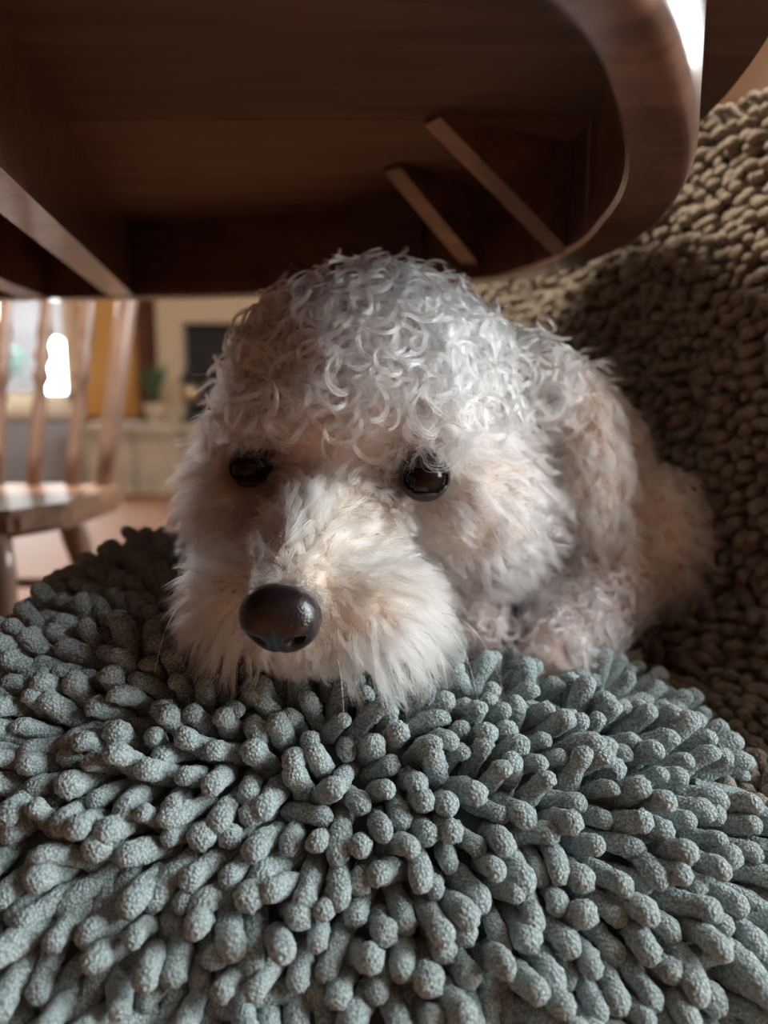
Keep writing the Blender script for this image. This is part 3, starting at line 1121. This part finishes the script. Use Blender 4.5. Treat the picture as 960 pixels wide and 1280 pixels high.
for e in (EYE_R, EYE_L):
    bm = bmesh.new()
    bmesh.ops.create_uvsphere(bm, u_segments=28, v_segments=20, radius=ER, matrix=Matrix.Translation(e))
    eo = put('eye', bm, M_eye, dog, True)
    look = np.array((-0.10, -0.95, -0.05))
    look /= np.linalg.norm(look)
    q = Vector((0, 0, 1)).rotation_difference(Vector(look)).to_matrix().to_4x4()
    bm = bmesh.new()
    bmesh.ops.create_circle(bm, cap_ends=True, segments=24, radius=0.0078)
    bmesh.ops.subdivide_edges(bm, edges=bm.edges[:], cuts=1)
    bm.free()
    bm = bmesh.new()
    rings = []
    for r_ in (0.0, 0.0025, 0.005, 0.0078):
        h = math.sqrt(ER ** 2 - r_ ** 2) + 0.0004 - (0.0004 if r_ > 0.007 else 0)
        rings.append([bm.verts.new((r_ * math.cos(a_), r_ * math.sin(a_), h)) for a_ in [2 * math.pi * i / 24 for i in range(24)]] if r_ else [bm.verts.new((0, 0, h))])
    for i in range(24):
        bm.faces.new((rings[0][0], rings[1][i], rings[1][(i + 1) % 24]))
        for a_, b_ in ((1, 2), (2, 3)):
            bm.faces.new((rings[a_][i], rings[b_][i], rings[b_][(i + 1) % 24], rings[a_][(i + 1) % 24]))
    bmesh.ops.transform(bm, matrix=Matrix.Translation(e) @ q, verts=bm.verts)
    put('iris', bm, M_iris, eo, True)
    # lid: a slightly larger shell open in front
    bm = bmesh.new()
    bmesh.ops.create_uvsphere(bm, u_segments=28, v_segments=20, radius=ER * 1.10)
    kill = []
    for v in bm.verts:
        a_ = Vector((v.co.x / 1.0, v.co.y, v.co.z)).normalized()
        lx, lz, ly = a_.x, a_.z, -a_.y
        if ly > 0 and (lx / 0.82) ** 2 + ((lz + 0.06) / 0.50) ** 2 < 1:
            kill.append(v)
    bmesh.ops.delete(bm, geom=kill, context='VERTS')
    bmesh.ops.transform(bm, matrix=Matrix.Translation(e), verts=bm.verts)
    ld = put('eyelid', bm, M_lid, dog, True)
    so = ld.modifiers.new('t', 'SOLIDIFY')
    so.thickness = 0.0008

# nose: rounded wedge with two nostrils and a groove
bm = bmesh.new()
bmesh.ops.create_icosphere(bm, subdivisions=5, radius=1.0)
fw = Vector(FWD)
rt = Vector((-fw.y, fw.x, 0)).normalized()      # across the nose
if rt.x < 0:
    rt = -rt
upn_ = rt.cross(fw).normalized()
if upn_.z < 0:
    upn_ = -upn_
for v in bm.verts:
    a, b, c = v.co.x, v.co.y, v.co.z             # across, forward, up
    wid = 0.0172 * (1.0 + 0.10 * c)
    sx = math.copysign(abs(a) ** 0.9, a)
    X_, Y_, Z_ = sx * wid, b * 0.013, c * 0.0155
    if b > 0:
        for s in (-1, 1):
            d2 = ((a - s * 0.46) / 0.21) ** 2 + ((c + 0.20 - 0.25 * (abs(a) - 0.46)) / 0.19) ** 2
            Y_ -= 0.0095 * math.exp(-d2 * 1.0)
            Y_ += 0.0018 * math.exp(-(((a - s * 0.62) / 0.3) ** 2 + ((c - 0.15) / 0.3) ** 2))
        Y_ -= 0.0009 * math.exp(-(a / 0.06) ** 2) * (1 if c < 0.25 else math.exp(-((c - 0.25) / 0.2) ** 2))
    v.co = Vector(NOSE) + rt * X_ + fw * Y_ + upn_ * Z_
put('nose', bm, M_nose, dog, True)

# ------------------------------------------------------------------ fur
me = dog.data
nv = len(me.vertices)
co = np.empty(nv * 3)
me.vertices.foreach_get('co', co)
co = co.reshape(-1, 3)
me.calc_loop_triangles()
tri = np.empty(len(me.loop_triangles) * 3, np.int32)
me.loop_triangles.foreach_get('vertices', tri)
tri = tri.reshape(-1, 3)
A_, B_, C_ = co[tri[:, 0]], co[tri[:, 1]], co[tri[:, 2]]
fn = np.cross(B_ - A_, C_ - A_)
ar = np.linalg.norm(fn, axis=1) / 2
vn = np.zeros_like(co)
for k in range(3):
    np.add.at(vn, tri[:, k], fn)
vn /= np.linalg.norm(vn, axis=1)[:, None] + 1e-12


def nrm(v):
    return v / (np.linalg.norm(v, axis=-1, keepdims=True) + 1e-9)


def sample(nn, weight=None):
    w_ = ar * (weight if weight is not None else 1)
    idx = rng.choice(len(tri), nn, p=w_ / w_.sum())
    u = rng.random(nn)
    v = rng.random(nn)
    f = u + v > 1
    u[f], v[f] = 1 - u[f], 1 - v[f]
    p = A_[idx] + (B_[idx] - A_[idx]) * u[:, None] + (C_[idx] - A_[idx]) * v[:, None]
    n_ = nrm(vn[tri[idx, 0]] * (1 - u - v)[:, None] + vn[tri[idx, 1]] * u[:, None] + vn[tri[idx, 2]] * v[:, None])
    return p, n_


def seg_dist(p, a, b):
    t = np.clip(((p - a) @ (b - a)) / ((b - a) @ (b - a)), 0, 1)
    q = a + t[:, None] * (b - a)
    return np.linalg.norm(p - q, axis=1), t, q


def region(p):
    """0 crown, 1 muzzle, 2 cheek and face, 3 ear, 4 foreleg, 5 body"""
    r = np.full(len(p), 5)
    head = (p[:, 1] < 0.505) & (p[:, 0] < 0.092 + 0.25 * np.clip(p[:, 2] - 0.56, 0, 1))
    r[head] = 2
    crown = head & (p[:, 2] > 0.585 - 0.15 * np.clip(p[:, 1] - 0.42, 0, 1))
    r[crown] = 0
    dm, t, _ = seg_dist(p, MUZ_A, MUZ_B)
    r[(p[:, 1] < 0.388 + 0.2 * np.clip(0.53 - p[:, 2], -0.02, 0.06)) & (p[:, 2] < 0.556)] = 1
    for c, rad_, _t in (EAR_R, EAR_L):
        d = ((p - np.array(c)) / (np.array(rad_) + 0.006))
        r[((d ** 2).sum(1) < 1.15) & (np.abs(p[:, 0]) > 0.075)] = 3
    dl, _, _ = seg_dist(p, LEG_A * 0.6 + LEG_B * 0.4, LEG_B)
    r[(dl < 0.046) & (p[:, 2] < 0.498)] = 4
    d2, _, _ = seg_dist(p, LEG_B, np.array((0.055, 0.432, 0.460)))
    r[(d2 < 0.030) & (p[:, 2] < 0.485) & (p[:, 0] > 0.035)] = 4
    return r


rng = np.random.default_rng(21)
FURS = {k: [] for k in range(6)}


def lay(roots, N, reg, comb, lift, L, cr, cn, droop, spread, clump, n_str, rad, tint, K=12, frizz=0.0006, stray=1.0):
    """grow n_str strands round each root; every lock shares its curl"""
    m = len(roots)
    ph = rng.uniform(0, 2 * math.pi, m)
    hand = rng.choice([-1, 1], m)
    comb = comb - np.minimum((comb * N).sum(1), 0)[:, None] * N          # hair lies along the skin, never into it
    D0 = nrm(N * lift[:, None] + comb)
    D1 = comb + N * 0.25 * lift[:, None] + np.array([0, 0, -1.0]) * droop[:, None]
    D1 = nrm(D1 - np.minimum((D1 * N).sum(1) - 0.04, 0)[:, None] * N * 0.9)
    ax = nrm(np.cross(D0, nrm(rng.normal(0, 1, (m, 3)))))
    ay = np.cross(D0, ax)
    tu = nrm(np.cross(N, nrm(rng.normal(0, 1, (m, 3)))))
    tv = np.cross(N, tu)
    ix = np.repeat(np.arange(m), n_str)
    S = len(ix)
    t = np.linspace(0, 1, K)
    r_ = np.sqrt(rng.random(S)) * spread[ix]
    th = rng.uniform(0, 2 * math.pi, S)
    offs = tu[ix] * (r_ * np.cos(th))[:, None] + tv[ix] * (r_ * np.sin(th))[:, None]
    Ls = L[ix] * (1 + stray * rng.uniform(-0.28, 0.12, S))
    dirs = D0[ix][:, None, :] * (1 - t)[None, :, None] + D1[ix][:, None, :] * t[None, :, None] + rng.normal(0, 0.06, (S, 1, 3)) * stray
    dirs = nrm(dirs)
    path = np.cumsum(dirs, 1) - dirs[:, :1]
    path = path * (Ls / (K - 1))[:, None, None]
    rr = cr[ix] * (1 + stray * rng.uniform(-0.15, 0.15, S))
    ang = (ph[ix] + rng.normal(0, 0.25, S) * stray)[:, None] + (hand[ix] * cn[ix] * 2 * math.pi * (1 + stray * rng.uniform(-0.1, 0.1, S)))[:, None] * t[None]
    env = np.minimum(1, t * 2.5)[None]
    hx = (np.cos(ang) - np.cos(ang[:, :1])) * rr[:, None] * env
    hy = (np.sin(ang) - np.sin(ang[:, :1])) * rr[:, None] * env
    fr_ = rng.normal(0, 1, (S, 2)) * frizz
    fa = rng.uniform(0, 6.28, S)[:, None] + t[None] * rng.uniform(3, 9, S)[:, None]
    hx = hx + np.sin(fa) * fr_[:, :1] * t[None] * 2
    hy = hy + np.cos(fa) * fr_[:, 1:] * t[None] * 2
    P = (roots[ix] + offs - N[ix] * 0.0015)[:, None, :] + path + ax[ix][:, None, :] * hx[..., None] + ay[ix][:, None, :] * hy[..., None]
    P = P - offs[:, None, :] * (clump[ix][:, None] * smooth_step(t)[None])[..., None]
    # the coat rests on the mat instead of sinking into it
    inx = (P[..., 0] > -0.2) & (P[..., 0] < 0.165)
    zt = tip_z(P[..., 0], P[..., 1]) - np.where(reg[ix] == 4, 0.026, 0.010)[:, None]
    P[..., 2] = np.where(inx & (P[..., 2] < zt), zt + (P[..., 2] - zt) * 0.1, P[..., 2])
    rd = np.broadcast_to(rad * rng.uniform(0.75, 1.25, S)[:, None], (S, K)) * (1 - 0.75 * t[None] ** 3)
    tn = np.clip(tint[ix] * rng.uniform(0.86, 1.05, m)[ix][:, None] * rng.uniform(0.88, 1.05, S)[:, None], 0, 0.96)
    rg = reg[ix]
    for g in range(6):
        mk = rg == g
        if mk.any():
            FURS[g].append((P[mk], rd[mk], tn[mk]))


def face_mask(p, grow=1.0):
    ok = np.ones(len(p), bool)
    for e in (EYE_R, EYE_L):
        ok &= np.linalg.norm(p - e, axis=1) > ER * 1.18 * grow
    q = (p - NOSE)
    q2 = (q @ np.array(rt) / 0.0165) ** 2 + (q @ FWD / 0.014) ** 2 + (q @ np.array(upn_) / 0.0148) ** 2
    ok &= q2 > 1.0
    return ok


def style(p, N):
    """per-root style read off the photograph"""
    m = len(p)
    reg = region(p)
    L = np.full(m, 0.024)
    cr = np.full(m, 0.003)
    cn = np.full(m, 1.0)
    lift = np.full(m, 0.7)
    droop = np.full(m, 0.4)
    tint = np.tile(np.array((0.90, 0.87, 0.82)), (m, 1))
    g = np.array([0, 0, -1.0])
    comb = nrm(g + np.array([0.0, 0.5, 0]) + rng.normal(0, 0.25, (m, 3)))
    # crown: ringlets standing up
    c = reg == 0
    L[c] = rng.uniform(0.013, 0.025, c.sum())
    cr[c] = rng.uniform(0.0052, 0.0100, c.sum())
    cn[c] = rng.uniform(1.0, 1.7, c.sum())
    lift[c] = 1.15
    droop[c] = 0.35
    comb[c] = nrm(rng.normal(0, 1, (c.sum(), 3)) + np.array([0, -0.25, 0.1])) * 0.65
    tint[c] = (0.90, 0.88, 0.83)
    # cheeks and face: brushed back from the eyes and nose
    c = reg == 2
    mid = (EYE_R + EYE_L) / 2 + np.array((-0.01, -0.03, -0.02))
    away = p - mid
    away[:, 1] *= 0.6
    away = nrm(away)
    comb[c] = nrm(away[c] * 0.9 + g * 0.45 + rng.normal(0, 0.16, (c.sum(), 3)))
    side_ = smooth_step((np.abs(p[:, 0] + 0.01) - 0.03) / 0.05)
    L[c] = 0.012 + 0.016 * side_[c] + rng.uniform(-0.002, 0.004, c.sum())
    cr[c] = 0.0008 + 0.0016 * side_[c]
    cn[c] = 1.0
    lift[c] = 0.55
    droop[c] = 0.35
    # muzzle: fans out from the bridge, hangs over the lips
    c = reg == 1
    dm, t, q = seg_dist(p, MUZ_A, MUZ_B)
    rad_ = nrm(p - q)
    back = -FWD
    upness = np.clip(rad_[:, 2], -1, 1)
    comb[c] = nrm(rad_[c] * 0.55 + g * (0.75 - 0.55 * upness[c])[:, None] + back * (0.35 + 0.35 * np.clip(upness[c], 0, 1))[:, None] + rng.normal(0, 0.15, (c.sum(), 3)))
    L[c] = 0.023 + 0.014 * np.clip(0.6 - upness[c], 0, 1) + rng.uniform(-0.004, 0.004, c.sum())
    cr[c] = rng.uniform(0.0008, 0.0024, c.sum())
    cn[c] = rng.uniform(0.6, 1.2, c.sum())
    lift[c] = 0.65
    droop[c] = 0.7
    tint[c] = (0.86, 0.78, 0.66)
    top_ = (reg == 1) & (upness > 0)
    L[top_] *= (0.45 + 0.55 * smooth_step((t[top_] - 0.25) / 0.4))
    # short coat at the chin, round the nose and round the eyes
    dn = np.linalg.norm(p - NOSE, axis=1)
    L *= 0.35 + 0.65 * smooth_step((dn - 0.016) / 0.022)
    de = np.minimum(np.linalg.norm(p - EYE_R, axis=1), np.linalg.norm(p - EYE_L, axis=1))
    ef = smooth_step((de - 0.011) / 0.016)
    L *= 0.36 + 0.64 * ef
    cr *= 0.3 + 0.7 * ef
    ec = np.where((np.linalg.norm(p - EYE_R, axis=1) < np.linalg.norm(p - EYE_L, axis=1))[:, None], EYE_R, EYE_L)
    comb = nrm(comb * np.maximum(0.15, ef)[:, None] + nrm(p - ec) * (1 - ef)[:, None] * 1.2)
    lift = np.where(ef < 0.9, lift * (0.35 + 0.65 * ef), lift)
    chin = (reg == 1) & (p[:, 2] < 0.492)
    L[chin] = np.minimum(L[chin], 0.013)
    # ear, leg, body
    c = reg == 3
    comb[c] = nrm(g + np.array([0.25, -0.1, 0]) * np.sign(p[c, :1]) + rng.normal(0, 0.2, (c.sum(), 3)))
    L[c] = rng.uniform(0.020, 0.030, c.sum())
    cr[c] = rng.uniform(0.0015, 0.003, c.sum())
    cn[c] = 1.2
    lift[c] = 0.55
    tint[c] = (0.88, 0.82, 0.74)
    lowear = (reg == 3) & (p[:, 2] < 0.535)
    tint[lowear] = (0.78, 0.68, 0.57)
    c = reg == 4
    L[c] = rng.uniform(0.012, 0.020, c.sum())
    cr[c] = rng.uniform(0.0030, 0.0055, c.sum())
    cn[c] = rng.uniform(1.0, 1.8, c.sum())
    lift[c] = 0.8
    tint[c] = (0.76, 0.67, 0.65)  # whole foreleg tinted darker, shade under the cheek put into the colour
    c = reg == 5
    comb[c] = nrm(g * 0.8 + np.array([0.45, 0.35, 0]) + rng.normal(0, 0.2, (c.sum(), 3)))
    L[c] = rng.uniform(0.018, 0.028, c.sum())
    cr[c] = rng.uniform(0.002, 0.0036, c.sum())
    cn[c] = 1.2
    lift[c] = 0.65
    tint[c] = (0.88, 0.83, 0.81)
    flank = (reg == 5) & (p[:, 0] > 0.165)
    tint[flank] = (0.86, 0.78, 0.70)
    # tear stains with shade painted in at the inner corners, brown skin round the eyes, grey round the nose
    for e, s in ((EYE_R, -1), (EYE_L, 1)):
        st = e + np.array((s * 0.017, -0.005, -0.016))
        wgt = np.exp(-(np.linalg.norm((p - st) / np.array((0.021, 0.035, 0.022)), axis=1)) ** 2)[:, None]
        tint = tint * (1 - 0.9 * wgt) + np.array((0.20, 0.14, 0.11)) * 0.9 * wgt
        wgt = np.exp(-(np.clip(np.linalg.norm(p - e, axis=1) - ER, 0, 1) / 0.0095) ** 2)[:, None]
        tint = tint * (1 - 0.85 * wgt) + np.array((0.12, 0.08, 0.07)) * 0.85 * wgt
    wgt = np.exp(-((dn - 0.014) / 0.008) ** 2)[:, None] * (p[:, 2] > NOSE[2] - 0.006)[:, None]
    tint = tint * (1 - 0.75 * wgt) + np.array((0.13, 0.11, 0.11)) * 0.75 * wgt
    return reg, L, cr, cn, lift, droop, comb, tint


skin = style(co, vn)[-1] * np.array((0.72, 0.64, 0.60))
at_ = me.attributes.new('coat', 'FLOAT_COLOR', 'POINT')
at_.data.foreach_set('color', np.column_stack([skin, np.ones(nv)]).astype(np.float32).ravel())
cen = (A_ + B_ + C_) / 3
front = ((cen[:, 1] < 0.60) & (fn[:, 1] < 0.6 * np.linalg.norm(fn, axis=1)))
reg_t = region(cen)
wt = np.where(front, 1.0, 0.22) * np.where(cen[:, 1] > 0.60, 0.5, 1.0) * np.where(reg_t == 1, 1.5, 1.0)
def locks(count, weight, n_str, spread, clump, rad, K, cut=1.12, stray=0.4, frizz=0.0003):
    p, N = sample(count, weight)
    k = face_mask(p, cut)
    p, N = p[k], N[k]
    reg, L, cr, cn, lift, droop, comb, tint = style(p, N)
    lay(p, N, reg, comb, lift, L, cr, cn, droop, np.full(len(p), spread), np.full(len(p), clump), n_str, rad, tint, K=K, stray=stray, frizz=frizz)


locks(1000, wt * (reg_t == 0), 26, 0.0019, 0.50, 0.00011, 24, stray=0.18, frizz=0.0002)          # ringlets of the crown
locks(1300, wt * (reg_t == 1), 15, 0.0020, 0.60, 0.00012, 14, stray=0.5)          # wavy muzzle
locks(800, wt * (reg_t == 4), 18, 0.0019, 0.5, 0.00011, 20, stray=0.3)  # curly foreleg
locks(3200, wt * ((reg_t >= 2) & (reg_t != 4)), 18, 0.0030, 0.68, 0.00012, 14, stray=0.45)          # cheeks, ears, body
# short coat close round the eyes
dec = np.minimum(np.linalg.norm(cen - EYE_R, axis=1), np.linalg.norm(cen - EYE_L, axis=1))
locks(420, ((dec > 0.012) & (dec < 0.032) & (fn[:, 1] < 0)).astype(float), 14, 0.0022, 0.5, 0.00010, 12, stray=0.6)
# soft undercoat between the locks
p, N = sample(18000, wt * np.where(reg_t == 0, 0.6, 1.0))
k = face_mask(p)
p, N = p[k], N[k]
reg, L, cr, cn, lift, droop, comb, tint = style(p, N)
lay(p, N, reg, comb, lift * 1.1, L * 0.5, cr * 0.6, cn * 0.8, droop, np.full(len(p), 0.0005), np.zeros(len(p)), 1, 0.00008, tint, K=8, frizz=0.0012)
# brows: locks that fall over the top of each eye
for e, ln_, cnt in ((EYE_R, 0.017, 85), (EYE_L, 0.016, 65)):
    d = cen - e
    wb = ((np.abs(d[:, 0]) < 0.019) & (d[:, 2] > 0.008) & (d[:, 2] < 0.024) & (fn[:, 1] < 0)).astype(float)
    p, N = sample(cnt, wb)
    reg, L, cr, cn, lift, droop, comb, tint = style(p, N)
    reg[:] = 0
    comb = nrm(np.array([0, -0.55, -0.75]) + (p - e) * np.array([28, 0, 0]) + rng.normal(0, 0.25, p.shape))
    m = len(p)
    tint = np.tile(np.array((0.86, 0.81, 0.75)), (m, 1))
    lay(p, N, reg, comb, np.full(m, 0.35), ln_ * rng.uniform(0.7, 1.15, m), rng.uniform(0.001, 0.003, m), rng.uniform(0.5, 1.1, m), np.full(m, 0.35), np.full(m, 0.0018), np.full(m, 0.5), 11, 0.00009, tint, K=14, frizz=0.0006, stray=0.7)
# short fine hairs round the rim of the nose
dnc = np.linalg.norm(cen - NOSE, axis=1)
p, N = sample(170, ((dnc < 0.024) & (cen[:, 2] > NOSE[2] - 0.012)).astype(float))
k = face_mask(p)
p, N = p[k], N[k]
m = len(p)
rad_ = nrm(p - NOSE - ((p - NOSE) @ FWD)[:, None] * FWD)
reg = np.full(m, 1)
tn_ = np.where(rng.random(m)[:, None] < 0.5, np.array((0.30, 0.27, 0.26)), np.array((0.82, 0.77, 0.70)))
lay(p, N, reg, nrm(rad_ * 0.7 + FWD * 0.55 + rng.normal(0, 0.2, p.shape)), np.full(m, 0.2), rng.uniform(0.006, 0.012, m), np.full(m, 0.0008), np.full(m, 0.6), np.full(m, 0.2), np.full(m, 0.0016), np.full(m, 0.3), 8, 0.00008, tn_, K=10, frizz=0.0005)
# fly-away single hairs
p, N = sample(900, wt)
k = face_mask(p, 1.3)
p, N = p[k], N[k]
reg, L, cr, cn, lift, droop, comb, tint = style(p, N)
lay(p, N, reg, comb, lift * 1.5, L * 1.25, cr * 1.3, cn * 0.8, droop * 0.5, np.full(len(p), 0.001), np.zeros(len(p)), 1, 0.00006, tint, K=14, frizz=0.002)

for g, nm in enumerate(('crown_curls', 'muzzle_fur', 'face_fur', 'ear_fur', 'foreleg_fur', 'body_fur')):
    groups = {}
    Ps, Rs, Ts, sizes = [], [], [], []
    for P, rd, tn in FURS[g]:
        Ps.append(P.reshape(-1, 3))
        Rs.append(rd.reshape(-1))
        Ts.append(tn)
        sizes += [P.shape[1]] * P.shape[0]
    if not sizes:
        continue
    cv = bpy.data.hair_curves.new(nm)
    cv.add_curves(sizes)
    cv.attributes['position'].data.foreach_set('vector', np.concatenate(Ps).astype(np.float32).ravel())
    ra = cv.attributes.get('radius') or cv.attributes.new('radius', 'FLOAT', 'POINT')
    ra.data.foreach_set('value', np.concatenate(Rs).astype(np.float32))
    ta = cv.attributes.new('tint', 'FLOAT_COLOR', 'CURVE')
    tn = np.concatenate(Ts)
    ta.data.foreach_set('color', np.column_stack([tn, np.ones(len(tn))]).astype(np.float32).ravel())
    cv.materials.append(M_fur)
    o = bpy.data.objects.new(nm, cv)
    COL.objects.link(o)
    o.parent = dog
    o['kind'] = 'stuff'

# whiskers hanging from the lips
for x0, y0, z0, dx_, dz_ in ((0.026, 0.333, 0.502, 0.030, -0.034), (0.024, 0.331, 0.498, 0.020, -0.036), (0.018, 0.330, 0.494, 0.012, -0.030), (-0.020, 0.312, 0.488, 0.004, -0.024), (-0.088, 0.340, 0.506, -0.016, -0.030)):
    pts_ = [Vector((x0 + dx_ * (t - 0.25 * t * t) * 1.2, y0 - 0.012 * t, z0 + dz_ * t * t)) for t in [i / 9 for i in range(10)]]
    V, Fc = [], []
    for i, q_ in enumerate(pts_):
        d_ = (pts_[min(i + 1, 9)] - pts_[max(i - 1, 0)]).normalized()
        u_ = d_.orthogonal().normalized()
        v_ = d_.cross(u_)
        r_ = 0.00020 * (1 - 0.7 * i / 9)
        V += [tuple(q_ + u_ * r_ * math.cos(a_) + v_ * r_ * math.sin(a_)) for a_ in (0, 2.094, 4.189)]
        if i:
            b_ = 3 * i - 3
            Fc += [(b_ + k, b_ + (k + 1) % 3, b_ + 3 + (k + 1) % 3, b_ + 3 + k) for k in range(3)]
    put('whisker', mesh_of(V, Fc, 'whisker', True), M_white, dog)
